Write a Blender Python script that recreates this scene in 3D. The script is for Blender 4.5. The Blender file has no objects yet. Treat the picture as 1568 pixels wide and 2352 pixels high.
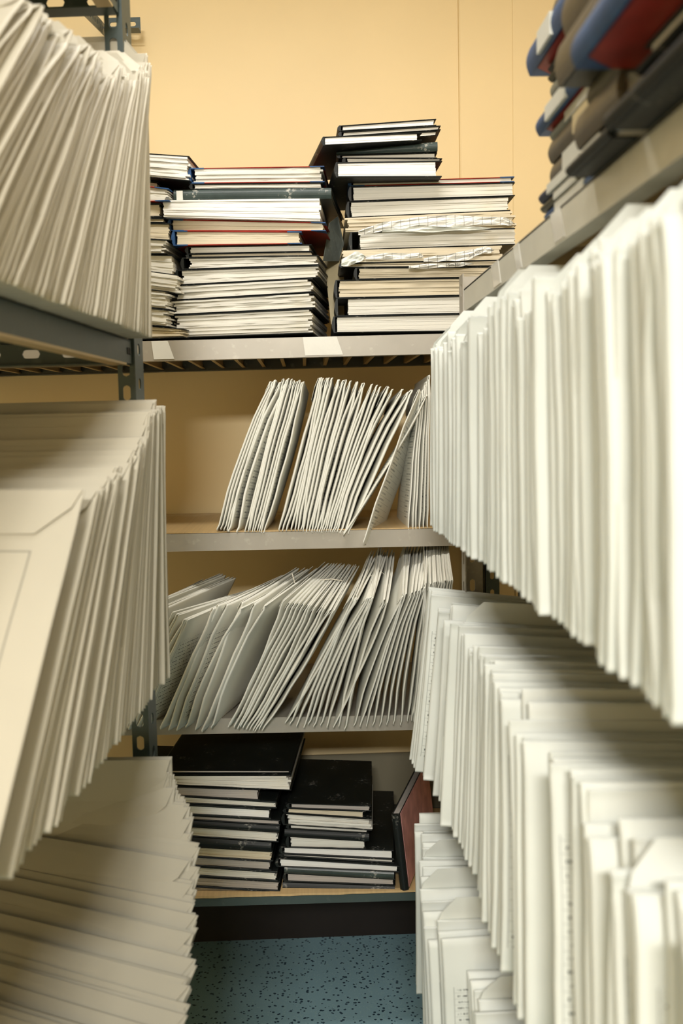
import bpy, bmesh, math, random
from mathutils import Vector, Matrix, noise
C = bpy.context.scene.collection
R = random.Random(7)
rad = math.radians
# ------------------------------------------------------------------ camera model
F, CX, CY = 2287.0, 784.0, 1176.0
CAM = Vector((0, 0, 1.31))
YAW, PIT, ROL = rad(2.0), rad(5.0), rad(1.15)
fwd = Vector((math.sin(YAW)*math.cos(PIT), math.cos(YAW)*math.cos(PIT), -math.sin(PIT)))
r0 = Vector((math.cos(YAW), -math.sin(YAW), 0)); u0 = r0.cross(fwd)
rgt = r0*math.cos(ROL) - u0*math.sin(ROL)
upv = u0*math.cos(ROL) + r0*math.sin(ROL)
def at(px, py, Y):
    d = fwd*F + rgt*(px-CX) + upv*(CY-py)
    return CAM + d*(Y/d.y)
# ------------------------------------------------------------------ materials
MATS = {}
class NT:
    def __init__(s, name):
        s.m = bpy.data.materials.new(name); s.m.use_nodes = True
        s.t = s.m.node_tree; s.n = s.t.nodes; s.b = s.n['Principled BSDF']
        s.tc = s.n.new('ShaderNodeTexCoord')
    def link(s, a, b): s.t.links.new(a, b)
    def math(s, op, a, b=None, c=None):
        n = s.n.new('ShaderNodeMath'); n.operation = op
        for i, v in enumerate((a, b, c)):
            if v is None: continue
            if isinstance(v, (int, float)): n.inputs[i].default_value = v
            else: s.link(v, n.inputs[i])
        return n.outputs[0]
    def mix(s, fac, a, b):
        n = s.n.new('ShaderNodeMix'); n.data_type = 'RGBA'
        for i, v in ((0, fac), (6, a), (7, b)):
            if isinstance(v, (int, float)): n.inputs[i].default_value = v
            elif isinstance(v, tuple): n.inputs[i].default_value = (*v, 1)
            else: s.link(v, n.inputs[i])
        return n.outputs[2]
    def noise(s, scale, detail=2, vec=None, mapscale=None):
        n = s.n.new('ShaderNodeTexNoise'); n.inputs['Scale'].default_value = scale
        n.inputs['Detail'].default_value = detail
        src = vec or s.tc.outputs['Object']
        if mapscale:
            mp = s.n.new('ShaderNodeMapping'); mp.inputs['Scale'].default_value = mapscale
            s.link(src, mp.inputs[0]); src = mp.outputs[0]
        s.link(src, n.inputs['Vector'])
        return n.outputs['Fac']
    def ramp(s, f, lo, hi):
        n = s.n.new('ShaderNodeMapRange'); n.inputs[1].default_value = lo; n.inputs[2].default_value = hi
        s.link(f, n.inputs[0]); return n.outputs[0]
    def bump(s, h, strength=.3, dist=.001):
        n = s.n.new('ShaderNodeBump'); n.inputs['Strength'].default_value = strength
        n.inputs['Distance'].default_value = dist; s.link(h, n.inputs['Height'])
        s.link(n.outputs[0], s.b.inputs['Normal'])
    def done(s, col, rough=.6, metal=0, spec=.4):
        if isinstance(col, tuple): s.b.inputs['Base Color'].default_value = (*col, 1)
        else: s.link(col, s.b.inputs['Base Color'])
        s.b.inputs['Roughness'].default_value = rough; s.b.inputs['Metallic'].default_value = metal
        s.b.inputs['Specular IOR Level'].default_value = spec
        return s.m
def scl(c, k): return tuple(min(1, v*k) for v in c)
def m_plain(name, c, rough=.6, var=.12, scale=18, spec=.4, metal=0, bump=.15):
    t = NT(name); n = t.noise(scale, 4)
    col = t.mix(t.ramp(n, .3, .7), scl(c, 1-var), scl(c, 1+var))
    t.bump(t.noise(scale*9, 3), bump, .001)
    return t.done(col, rough, metal, spec)
def m_paper(name, c, printed=0):
    t = NT(name)
    big = t.noise(9, 3, mapscale=(1, 1, .6))
    col = t.mix(t.ramp(big, .35, .7), scl(c, .92), scl(c, 1.04))
    if printed:
        sp = t.n.new('ShaderNodeSeparateXYZ'); t.link(t.tc.outputs['Object'], sp.inputs[0])
        x, z = sp.outputs[0], sp.outputs[2]
        x0 = .010 if printed == 1 else .016
        per = .0125 if printed == 1 else .0085
        row = t.math('FRACT', t.math('DIVIDE', z, per))
        inrow = t.math('MULTIPLY', t.math('GREATER_THAN', row, .35), t.math('LESS_THAN', row, .62))
        inx = t.math('MULTIPLY', t.math('GREATER_THAN', x, x0), t.math('LESS_THAN', x, x0+.055))
        chars = t.math('GREATER_THAN', t.noise(1, 1, mapscale=(620, 5, 1/per*1.0)), .50)
        inz = t.math('MULTIPLY', t.math('GREATER_THAN', z, .03), t.math('LESS_THAN', z, .255))
        txt = t.math('MULTIPLY', t.math('MULTIPLY', inrow, inx), t.math('MULTIPLY', chars, inz))
        line = t.math('MULTIPLY', t.math('LESS_THAN', row, .05), t.math('MULTIPLY', inz, t.math('LESS_THAN', x, .17)))
        line = t.math('MULTIPLY', line, t.math('GREATER_THAN', x, x0-.004))
        brd = t.math('MULTIPLY', t.math('LESS_THAN', t.math('ABSOLUTE', t.math('SUBTRACT', x, x0-.004)), .0005), inz)
        if printed == 3:
            dx = t.math('SUBTRACT', t.math('ABSOLUTE', t.math('SUBTRACT', x, .115)), .085)
            dz = t.math('SUBTRACT', t.math('ABSOLUTE', t.math('SUBTRACT', z, .165)), .095)
            line = t.math('LESS_THAN', t.math('ABSOLUTE', t.math('MAXIMUM', dx, dz)), .0008); brd = 0.0; txt = 0.0
        ink = t.math('MAXIMUM', t.math('MULTIPLY', txt, .85), t.math('MULTIPLY', t.math('MAXIMUM', line, brd), .45))
        col = t.mix(ink, col, (.045, .05, .05))
    t.bump(t.noise(28, 4, mapscale=(1, 1, .5)), .25, .0015)
    return t.done(col, .55, 0, .25)
def m_pages(name, c, dark=.72):
    t = NT(name)
    n1 = t.noise(1, 3, mapscale=(5, 5, 1500)); n2 = t.noise(1, 2, mapscale=(3, 3, 260)); n3 = t.noise(14, 3)
    f = t.math('ADD', t.math('MULTIPLY', t.ramp(n1, .3, .7), .45), t.math('MULTIPLY', t.ramp(n2, .3, .7), .55))
    col = t.mix(f, scl(c, dark), c)
    col = t.mix(t.math('MULTIPLY', t.ramp(n3, .55, .8), .35), col, scl((c[0], c[1]*.93, c[2]*.75), .85))
    t.bump(n1, .4, .0006)
    return t.done(col, .7, 0, .2)
def m_cloth(name, c, rough=.5, wear=.3, wearc=(.55, .52, .45)):
    t = NT(name); n = t.noise(22, 5); n2 = t.noise(160, 3)
    col = t.mix(t.ramp(n, .3, .7), scl(c, .75), scl(c, 1.3))
    w = t.math('MULTIPLY', t.ramp(t.math('MULTIPLY', n, n2), .36, .46), wear)
    col = t.mix(w, col, wearc)
    t.bump(n2, .25, .0006)
    return t.done(col, rough, 0, .3)
def m_wall(name, c):
    t = NT(name); n = t.noise(3, 4); n2 = t.noise(120, 3)
    col = t.mix(t.ramp(n, .3, .7), scl(c, .965), scl(c, 1.02))
    t.bump(n2, .12, .001)
    return t.done(col, .5, 0, .3)
def m_metal(name, c, rough=.4, wear=.35, wc=(.55, .52, .45)):
    t = NT(name); n = t.noise(7, 5); n2 = t.noise(55, 4)
    col = t.mix(t.ramp(n, .3, .7), scl(c, .88), scl(c, 1.1))
    w = t.math('MULTIPLY', t.ramp(n2, .6, .72), wear)
    col = t.mix(w, col, wc)
    t.bump(n2, .15, .0008)
    return t.done(col, rough, .15, .5)
def m_floor(name):
    t = NT(name)
    v = t.n.new('ShaderNodeTexVoronoi'); v.inputs['Scale'].default_value = 95
    t.link(t.tc.outputs['Object'], v.inputs['Vector'])
    v2 = t.n.new('ShaderNodeTexVoronoi'); v2.inputs['Scale'].default_value = 170
    t.link(t.tc.outputs['Object'], v2.inputs['Vector'])
    n = t.noise(3, 3)
    col = t.mix(t.ramp(n, .3, .7), (.215, .37, .43), (.25, .41, .47))
    col = t.mix(t.math('LESS_THAN', v2.outputs['Distance'], .26), col, (.28, .44, .48))
    pick = t.math('MULTIPLY', t.math('LESS_THAN', v.outputs['Distance'], .30), t.math('GREATER_THAN', t.noise(60, 1), .46))
    col = t.mix(pick, col, (.03, .06, .09))
    return t.done(col, .35, 0, .4)
def m_card(name, c=(.52, .36, .17)):
    t = NT(name)
    w = t.noise(1, 2, mapscale=(160, 2, 2)); n = t.noise(6, 4)
    col = t.mix(t.ramp(w, .35, .65), scl(c, .93), scl(c, 1.06))
    col = t.mix(t.math('MULTIPLY', t.ramp(n, .62, .70), .55), col, (.75, .70, .60))
    t.bump(w, .2, .001)
    return t.done(col, .33, 0, .5)
M = dict(
    wall=m_wall('yellow_wall_paint', (.86, .685, .385)), wall2=m_wall('shade_darkened_board', (.20, .18, .12)),  # wall2: board colour darkened to stand in for shade behind the low shelves
    ceil=m_plain('ceiling_white', (.5, .48, .42)), base=m_plain('shaded_brown_baseboard', (.007, .004, .003)),  # base: brown taken near black to carry the shade under the lowest shelf
    floor=m_floor('blue_speckled_vinyl'),
    white=m_paper('white_paper', (.68, .70, .645)), white_p=m_paper('white_paper_printed', (.68, .70, .645), 1), white_q=m_paper('white_paper_small_print', (.68, .70, .645), 2),
    bright=m_paper('lit_white_paper', (.84, .83, .745)), bright_p=m_paper('lit_white_paper_printed', (.84, .83, .745), 1), bright_q=m_paper('lit_white_paper_small_print', (.84, .83, .745), 2),  # white paper lightened for the back rack, stronger light put into its colour
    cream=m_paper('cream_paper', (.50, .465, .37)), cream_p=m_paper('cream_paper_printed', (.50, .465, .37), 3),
    grey=m_paper('shaded_grey_paper', (.34, .32, .255)), grey_p=m_paper('shaded_grey_paper_printed', (.34, .32, .255), 1),  # dirtier paper for the lowest left row, darkened further as painted shade
    pages=m_pages('white_pages', (.80, .78, .70)), pagesc=m_pages('cream_pages', (.72, .64, .48)), pagesw=m_pages('bright_pages', (.88, .87, .83), .8),
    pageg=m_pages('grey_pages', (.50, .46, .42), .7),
    black=m_cloth('black_bookcloth', (.006, .008, .007)), green=m_cloth('dark_green_bookcloth', (.035, .05, .045), .35, .7),
    red=m_cloth('red_bookcloth', (.30, .022, .012), .5, .2, (.55, .2, .08)), blue=m_cloth('blue_bookcloth', (.018, .062, .165), .5, .12, (.15, .25, .4)),
    navy=m_cloth('navy_bookcloth', (.012, .022, .06)), brown=m_cloth('taupe_bookcloth', (.085, .07, .045), .4, .4),
    olive=m_cloth('olive_bookcloth', (.07, .065, .035)), greyc=m_cloth('grey_bookcloth', (.20, .22, .19), .4, .4),
    pink=m_cloth('dusty_pink_board', (.62, .30, .28), .5, .1), tape=m_plain('yellowed_tape', (.5, .42, .25), .3),
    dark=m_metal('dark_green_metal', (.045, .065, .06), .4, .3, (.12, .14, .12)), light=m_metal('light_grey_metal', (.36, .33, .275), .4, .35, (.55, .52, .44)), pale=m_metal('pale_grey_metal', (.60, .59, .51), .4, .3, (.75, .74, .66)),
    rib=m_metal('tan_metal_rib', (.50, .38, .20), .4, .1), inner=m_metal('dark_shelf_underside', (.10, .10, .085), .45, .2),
    card=m_card('cardboard_liner'), string=m_plain('pale_string', (.62, .58, .48)), lbl=m_paper('label_paper', (.66, .66, .60), 2),
    plastic=m_plain('clear_tape_strip', (.72, .71, .65), .15, .05), ink=m_plain('printing_ink', (.02, .02, .02)),
    lamp=m_plain('lamp_casing', (.8, .8, .78)),
)
# ------------------------------------------------------------------ mesh helpers
def link(o, parent=None):
    C.objects.link(o)
    if parent: o.parent = parent
    return o
def mobj(name, bm, mat, parent=None, smooth=False, mw=None):
    me = bpy.data.meshes.new(name)
    bmesh.ops.recalc_face_normals(bm, faces=bm.faces)
    bm.to_mesh(me); bm.free()
    me.materials.append(mat)
    if smooth:
        for p in me.polygons: p.use_smooth = True
    o = bpy.data.objects.new(name, me); link(o, parent)
    if mw is not None: o.matrix_local = mw
    return o
def tag(o, label, cat, group=None):
    o['label'] = label; o['category'] = cat
    if group: o['group'] = group
    return o
def thing(name, label, cat, mw=None, group=None):
    o = bpy.data.objects.new(name, None); o.empty_display_size = .02; link(o)
    if mw is not None: o.matrix_world = mw
    return tag(o, label, cat, group)
def struct(o): o['kind'] = 'structure'; return o
def box(bm, a, b, bev=0):
    x0, y0, z0 = a; x1, y1, z1 = b
    v = [bm.verts.new(p) for p in ((x0,y0,z0),(x1,y0,z0),(x1,y1,z0),(x0,y1,z0),(x0,y0,z1),(x1,y0,z1),(x1,y1,z1),(x0,y1,z1))]
    fs = [bm.faces.new([v[i] for i in f]) for f in ((0,3,2,1),(4,5,6,7),(0,1,5,4),(1,2,6,5),(2,3,7,6),(3,0,4,7))]
    if bev:
        es = set(e for f in fs for e in f.edges)
        bmesh.ops.bevel(bm, geom=list(es), offset=bev, segments=1, affect='EDGES')
def hexa(bm, P):   # 8 corners: bottom 4 (ccw), top 4
    v = [bm.verts.new(p) for p in P]
    for f in ((0,3,2,1),(4,5,6,7),(0,1,5,4),(1,2,6,5),(2,3,7,6),(3,0,4,7)): bm.faces.new([v[i] for i in f])
def tube(bm, pts, r, n=6):
    rings = []
    for i, p in enumerate(pts):
        p = Vector(p); d = (Vector(pts[min(i+1, len(pts)-1)]) - Vector(pts[max(i-1, 0)])).normalized()
        a = d.orthogonal().normalized(); b = d.cross(a)
        rings.append([bm.verts.new(p + (a*math.cos(t) + b*math.sin(t))*r) for t in [2*math.pi*k/n for k in range(n)]])
    for q in range(len(rings)-1):
        for k in range(n): bm.faces.new((rings[q][k], rings[q][(k+1) % n], rings[q+1][(k+1) % n], rings[q+1][k]))
    bm.faces.new(rings[0]); bm.faces.new(rings[-1])
def slotted(bm, L, w, th, sw, sl, pitch, o, ax, aw, an):
    """strip of length L along ax, width w along aw, thickness th along an, with real oblong slots"""
    o = Vector(o); ax = Vector(ax); aw = Vector(aw); an = Vector(an)
    n = max(1, int(L/pitch)); cell = L/n
    corner = math.atan2(w/2, cell/2)
    angs = sorted(set([corner, math.pi-corner, math.pi+corner, 2*math.pi-corner] + [k*math.pi/8 for k in range(16)]))
    def rect(t):
        c, s = math.cos(t), math.sin(t); k = min((cell/2)/abs(c) if abs(c) > 1e-6 else 9, (w/2)/abs(s) if abs(s) > 1e-6 else 9)
        return c*k, s*k
    def stad(t):
        c, s = math.cos(t), math.sin(t); hl = (sl-sw)/2; r = sw/2
        if abs(s) > 1e-6 and abs(c)*(r/abs(s)) <= hl: return c*r/abs(s), math.copysign(r, s)
        cc = math.copysign(hl, c); bq = c*cc; d = bq + math.sqrt(max(0, bq*bq - hl*hl + r*r)); return c*d, s*d
    for i in range(n):
        ctr = o + ax*(cell*(i+.5)) + aw*(w/2)
        ring = []
        for t in angs:
            row = []
            for fn in (rect, stad):
                a, b = fn(t)
                for k in (0, 1): row.append(bm.verts.new(ctr + ax*a + aw*b + an*(th*k)))
            ring.append(row)
        for k in range(len(ring)):
            p, q = ring[k], ring[(k+1) % len(ring)]
            bm.faces.new((p[0], q[0], q[2], p[2])); bm.faces.new((p[1], p[3], q[3], q[1]))
            bm.faces.new((p[2], q[2], q[3], p[3]))
            bm.faces.new((p[0], p[1], q[1], q[0]))
# ------------------------------------------------------------------ room
def slab(name, a, b, mat, parent=None):
    bm = bmesh.new(); box(bm, a, b); return mobj(name, bm, mat, parent)
WY = 2.47
struct(slab('floor', (-2.2, -3.6, -.05), (1.2, WY+.1, 0), M['floor']))
struct(slab('ceiling', (-2.2, -3.6, 2.50), (1.2, WY+.1, 2.55), M['ceil']))
bm = bmesh.new()
ex1 = at(1052, 200, WY).x; ex2 = at(1167, 200, WY+.04).x
prof = [(-2.2, WY), (ex1-.003, WY), (ex1, WY-.001), (ex1+.001, WY-.012), (ex1+.004, WY-.014), (ex2-.002, WY-.014), (ex2, WY-.017), (1.2, WY-.017), (1.2, WY+.12), (-2.2, WY+.12)]
lo = [bm.verts.new((x, y, 0)) for x, y in prof]; hi = [bm.verts.new((x, y, 2.50)) for x, y in prof]
for i in range(len(prof)): bm.faces.new((lo[i], lo[(i+1) % len(prof)], hi[(i+1) % len(prof)], hi[i]))
bm.faces.new(lo); bm.faces.new(hi)
struct(mobj('wall_back', bm, M['wall']))
struct(slab('wall_right', (.84, -3.6, 0), (.94, WY+.03, 2.50), M['wall']))
struct(slab('wall_left', (-1.9, -3.6, 0), (-1.8, WY, 2.50), M['wall']))
struct(slab('wall_front', (-1.8, -3.6, 0), (.84, -3.5, 2.50), M['wall']))
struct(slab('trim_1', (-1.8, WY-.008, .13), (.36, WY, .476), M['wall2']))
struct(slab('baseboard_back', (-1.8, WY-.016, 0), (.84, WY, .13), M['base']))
# ------------------------------------------------------------------ racks
BF = 2.0      # front of back rack
BX0, BX1 = -.86, .47
ZB = [(1.478, 1.478), (1.088, 1.088), (.695, .695), (.322, .322)]
def shelf_z(px, py, Y): return at(px, py, Y).z
back = thing('shelving_rack', 'grey metal shelving rack against the yellow back wall holding books and envelopes', 'shelving rack', Matrix.Translation((-.2, 2.23, 0)))
binv = back.matrix_world.inverted()
def bpart(name, bm, mat, parent=None):
    o = mobj(name, bm, mat)
    if parent is None: o.parent = back; o.matrix_parent_inverse = binv
    else: o.parent = parent; o.matrix_parent_inverse = (back.matrix_world @ back.matrix_world.inverted()).inverted()
    return o
# front edge heights taken at both ends so the shelves sag as they do in the photo
fe = [((400, 781), (1000, 766)), ((400, 1226), (980, 1214)), ((400, 1652), (940, 1642)), ((440, 2064), (960, 2049))]
SH = []
for (a, b) in fe:
    pa, pb = at(*a, BF), at(*b, BF); SH.append((pa, pb))
def shz(k, x):
    pa, pb = SH[k]; return pa.z + (pb.z-pa.z)*(x-pa.x)/(pb.x-pa.x)
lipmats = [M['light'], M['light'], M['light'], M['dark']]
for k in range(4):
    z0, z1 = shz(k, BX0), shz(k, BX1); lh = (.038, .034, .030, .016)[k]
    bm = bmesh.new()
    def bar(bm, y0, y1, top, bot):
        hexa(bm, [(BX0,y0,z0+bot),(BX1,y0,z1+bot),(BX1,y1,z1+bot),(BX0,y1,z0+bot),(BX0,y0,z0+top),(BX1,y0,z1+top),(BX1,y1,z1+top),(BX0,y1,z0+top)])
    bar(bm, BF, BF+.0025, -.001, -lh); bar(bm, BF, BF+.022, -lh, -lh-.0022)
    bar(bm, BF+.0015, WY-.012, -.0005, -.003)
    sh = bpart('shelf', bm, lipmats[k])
    if k == 3:
        pass
    bm = bmesh.new(); bar(bm, WY-.03, WY-.026, -.003, -lh); bar(bm, WY-.045, WY-.03, -lh+.002, -lh)
    if k == 0: bar(bm, BF+.03, WY-.03, -.0035, -.006)
    o = mobj('rear_lip', bm, M['inner']); o.parent = sh
    if k == 0:
        n = 27
        for i in range(n):
            x = BX0+.03 + i*(BX1-BX0-.06)/(n-1); z = shz(0, x)
            bm = bmesh.new(); box(bm, (x-.0015, BF+.024, z-.030), (x+.0015, WY-.031, z-.006)); box(bm, (x-.0015, BF+.024, z-.032), (x+.006, WY-.031, z-.030))
            o = mobj('rib', bm, M['rib']); o.parent = sh
        for (xa, xb) in ((352, 392), (700, 780)):
            bm = bmesh.new()
            pa, pb = at(xa, 790, BF-.001), at(xb, 790, BF-.001); za, zb = shz(0, pa.x), shz(0, pb.x)
            hexa(bm, [(pa.x,BF-.0012,za-.037),(pb.x+.006,BF-.0012,zb-.037),(pb.x+.006,BF-.0002,zb-.037),(pa.x,BF-.0002,za-.037),(pa.x-.004,BF-.0012,za-.001),(pb.x-.006,BF-.0012,zb-.001),(pb.x-.006,BF-.0002,zb-.001),(pa.x-.004,BF-.0002,za-.001)])
            o = mobj('tape_strip', bm, M['plastic']); o.parent = sh
for (x, y) in ((BX0-.004, BF), (BX1-.034, BF+.0), (BX0-.004, WY-.05), (BX1-.034, WY-.05)):
    bm = bmesh.new()
    h = 1.95 if x < 0 else 1.465
    slotted(bm, h, .036, .002, .010, .026, .05, (x, y+.004, 0), (0,0,1), (1,0,0), (0,1,0))
    slotted(bm, h, .036, .002, .010, .026, .05, (x, y+.004, 0), (0,0,1), (0,1,0), (1,0,0))
    bpart('post', bm, M['dark'])
for o in back.children: pass

# right rack
RX = .268; RY1 = 1.70
ZR = [1.53, 1.134, .735, .35]
right = thing('shelving_rack', 'light grey metal shelving rack on the right side packed with white envelopes', 'shelving rack', Matrix.Translation((.5, .85, 0)))
def kid(o, root):
    o.parent = root; o.matrix_parent_inverse = root.matrix_world.inverted(); return o
for k, z in enumerate(ZR):
    bm = bmesh.new(); lh = .035
    box(bm, (RX, -.1, z-lh), (RX+.0025, RY1, z)); box(bm, (RX, -.1, z-lh-.002), (RX+.022, RY1, z-lh))
    box(bm, (RX, -.1, z-.003), (RX+.46, RY1, z-.0005)); box(bm, (RX+.457, -.1, z-lh), (RX+.46, RY1, z-.003))
    box(bm, (RX+.0025, RY1-.003, z-lh), (RX+.457, RY1, z-.003))
    sh = kid(mobj('shelf', bm, M['pale']), right)
    if k == 0:
        bm = bmesh.new()
        for i in range(10):
            y = .2+i*.15; box(bm, (RX+.03, y, z-.03), (RX+.45, y+.003, z-.003))
        o = mobj('ribs', bm, M['rib']); o.parent = sh
        for (ya, yb) in ((1.02, 1.06), (1.35, 1.40), (1.22, 1.25)):
            bm = bmesh.new(); hexa(bm, [(RX-.0008,ya,z-.034),(RX-.0002,ya,z-.034),(RX-.0002,yb,z-.034),(RX-.0008,yb,z-.034),(RX-.0008,ya+.02,z-.001),(RX-.0002,ya+.02,z-.001),(RX-.0002,yb+.02,z-.001),(RX-.0008,yb+.02,z-.001)])
            o = mobj('tape_strip', bm, M['plastic']); o.parent = sh
for (x, y) in ((RX-.002, RY1-.036), (RX+.43, RY1-.036), (RX-.002, 0), (RX+.43, 0)):
    bm = bmesh.new(); h = 1.555
    if x > .5: h = 1.55
    slotted(bm, h, .036, .002, .009, .022, .05, (x, y+.036, 0), (0,0,1), (1,0,0), (0,1,0))
    slotted(bm, h, .036, .002, .009, .022, .05, (x, y, 0), (0,0,1), (0,1,0), (1,0,0))
    kid(mobj('post', bm, M['light']), right)

# left rack (turned 4.4 degrees)
LA = rad(4.4)
LP = at(303, 840, 1.45); LP = Vector((LP.x, LP.y, 0))
Lm = Matrix.Translation(LP) @ Matrix.Rotation(-LA, 4, 'Z')     # local: +x to aisle, -y toward camera
left = thing('shelving_rack', 'dark green slotted angle shelving rack on the left side packed with envelopes', 'shelving rack', Lm)
ZL = [1.92, 1.437, .948, .40]
def lm(name, bm, mat, par=None):
    o = mobj(name, bm, mat, par or left); return o
for k, z in enumerate(ZL):
    bm = bmesh.new(); lh = .034
    box(bm, (-.0025, -1.35, z-lh), (0, -.002, z-.0005))
    box(bm, (-.46, -1.35, z-.003), (0, 0, z-.0008)); box(bm, (-.46, -1.35, z-lh), (-.4575, 0, z-.003))
    sh = lm('shelf', bm, M['dark'])
    bm = bmesh.new(); slotted(bm, .458, lh, .002, .012, .026, .052, (-.46, -.002, z-lh), (1,0,0), (0,0,1), (0,1,0)); box(bm, (-.46, -.03, z-lh-.002), (-.0025, 0, z-lh))
    lm('end_beam', bm, M['dark'], sh)
    bm = bmesh.new(); box(bm, (-.022, -1.35, z-lh-.003), (0, -.03, z-lh)); lm('lower_flange', bm, M['rib'], sh)
    for yy in (-.022, -.012):
        bm = bmesh.new(); box(bm, (-.001, yy-.003, z-.022), (.0015, yy+.003, z-.012), .001); lm('rivet_slot', bm, M['ink'], sh)
for (x, y, s) in ((.002, .004, 1), (-.46, .004, 1), (.002, -1.35, 1)):
    bm = bmesh.new()
    slotted(bm, 2.0, .024, .002, .011, .022, .034, (x-.024, y, 0), (0,0,1), (1,0,0), (0,1,0))
    slotted(bm, 2.0, .050, .002, .014, .018, .05, (x, y-.002, 0), (0,0,1), (0,1,0), (1,0,0))
    lm('post', bm, M['dark'])
# ------------------------------------------------------------------ envelopes
W0, H0, T0 = .24, .32, .008
def pocket_bm(bend, kink, kv, puff, seed):
    rr = random.Random(seed); nx, nz = 7, 12
    bm = bmesh.new(); S = [[], []]
    xs = [0, .003, .012, .05, .12, .19, .235, W0]; zs = [0, .003, .012, .04, .08, .12, .16, .2, .24, .28, .308, .317, H0]
    wob = [rr.uniform(-.0012, .0012) for _ in zs]
    def off(x, z):
        v = z/H0
        return bend*math.sin(math.pi*v) + kink*max(0, (v-kv))*H0*.5 + wob[zs.index(z)]*(1-x/W0) + .004*math.sin(8*x+seed)*v
    for s in (0, 1):
        for x in xs:
            col = []
            for z in zs:
                e = min(1, min(x+.0012, W0-x+.0012)/.022); g = min(1, min(z+.0012, H0-z+.0012)/.03)
                h = T0/2*(.16+.84*math.sqrt(e)*math.sqrt(g)) * (1+puff*(math.sin(math.pi*x/W0)*math.sin(math.pi*z/H0)-.3))
                col.append(bm.verts.new((x, (h if s else -h)+off(x, z), z)))
            S[s].append(col)
    a, b = S
    for i in range(len(xs)-1):
        for j in range(len(zs)-1):
            bm.faces.new((a[i][j], a[i+1][j], a[i+1][j+1], a[i][j+1])); bm.faces.new((b[i][j], b[i][j+1], b[i+1][j+1], b[i+1][j]))
    for i in range(len(xs)-1):
        bm.faces.new((a[i][0], b[i][0], b[i+1][0], a[i+1][0])); bm.faces.new((a[i][-1], a[i+1][-1], b[i+1][-1], b[i][-1]))
    for j in range(len(zs)-1):
        bm.faces.new((a[0][j], a[0][j+1], b[0][j+1], b[0][j])); bm.faces.new((a[-1][j], b[-1][j], b[-1][j+1], a[-1][j+1]))
    return bm, off(0, H0)
def flap_bm(y0, up, lean):
    bm = bmesh.new(); t = .0004
    if up:   # open flap standing above the mouth, corners cut away
        P = [(.002, H0-.004), (W0-.002, H0-.004), (W0-.004, H0+.008), (W0-.03, H0+.034), (.026, H0+.034), (.006, H0+.010)]
        f = lambda x, z: y0 + lean*max(0, z-H0) + .002
        s = 1
    else:    # flap folded over one face
        P = [(.001, H0-.001), (W0-.001, H0-.001), (W0-.006, H0-.02), (W0-.03, H0-.045), (.03, H0-.045), (.006, H0-.02)]
        f = lambda x, z: y0 + T0/2*min(1, .35+(H0-z)/.03) + .0008
    A = [bm.verts.new((x, f(x, z)-t, z)) for x, z in P]; B = [bm.verts.new((x, f(x, z)+t, z)) for x, z in P]
    n = len(P)
    for i in range(n): bm.faces.new((A[i], A[(i+1) % n], B[(i+1) % n], B[i]))
    bm.faces.new(A); bm.faces.new(B)
    return bm
LIB = {}
VAR = [(0, 0, .5, .3), (.004, 0, .5, .5), (-.004, .05, .6, .4), (.006, -.08, .55, .6), (.0, .10, .7, .2), (-.007, 0, .5, .7), (.010, .15, .5, .5), (-.012, -.2, .45, .8)]
def env_proto(v, mat, up):
    k = (v, mat, up)
    if k not in LIB:
        b, kk, kv, pf = VAR[v]
        bm, y0 = pocket_bm(b, kk, kv, pf, v*13+1); o1 = mobj('pocket', bm, M[mat], None, True)
        o2 = mobj('flap', flap_bm(y0, up, .25 if v % 2 else -.15), M[mat.split('_')[0]], None)
        LIB[k] = [o1, o2, False]
    return LIB[k]
def envelope(A, ez, ex, H=.32, W=.24, T=.008, v=0, mat='white', up=False, label='', group=None, name='file_envelope'):
    ez = Vector(ez).normalized(); ex = Vector(ex); ex = (ex - ez*ex.dot(ez)).normalized(); ey = ez.cross(ex)
    m = Matrix((ex*(W/W0), ey*(T/T0), ez*(H/H0))).transposed().to_4x4(); m.translation = Vector(A)
    t = thing(name, label, 'envelope', m, group)
    pr = env_proto(v, mat, up)
    for q in (0, 1):
        if not pr[2]: o = pr[q]
        else: o = pr[q].copy(); C.objects.link(o)
        o.parent = t
    pr[2] = True
    return t
def lerp(t, pts):
    for (a, va), (b, vb) in zip(pts, pts[1:]):
        if (a <= t <= b) or (b <= t <= a): return va+(vb-va)*(t-a)/(b-a)
    return pts[0][1] if abs(t-pts[0][0]) < abs(t-pts[-1][0]) else pts[-1][1]
# --- right rack rows
def right_row(z, ystart, yend, step, xbase, lean, out, H, mats, label, group, up, seed, xb=None, jx=.008, drop=0):
    rr = random.Random(seed); y = ystart; bx = 0; bh = 0; hold = 0; n = 0
    while y > yend:
        if hold <= 0: bx = rr.uniform(-jx, jx); bh = rr.uniform(-.018, .016); hold = rr.choice((1, 2, 3, 4))
        hold -= 1
        a = rad(lean(y)) + rr.uniform(-.008, .008); o = rad(out(y)) + rr.uniform(-.008, .008)
        x = xbase(y) + bx + rr.uniform(-.0025, .0025)
        ez = Vector((math.sin(o), math.sin(a), math.cos(a))); ex = Vector((1, rr.uniform(-.02, .02), rr.uniform(-.01, .015)))
        st = step*rr.uniform(.7, 1.4)
        envelope((x, y, z+.001), ez, ex, H+bh+rr.uniform(-.004, .004), .25, min(st*.8, .012)+.001, rr.randrange(6), rr.choice(mats), up(rr), label, group)
        y -= st; n += 1
    return n
cnt = 0
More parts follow.
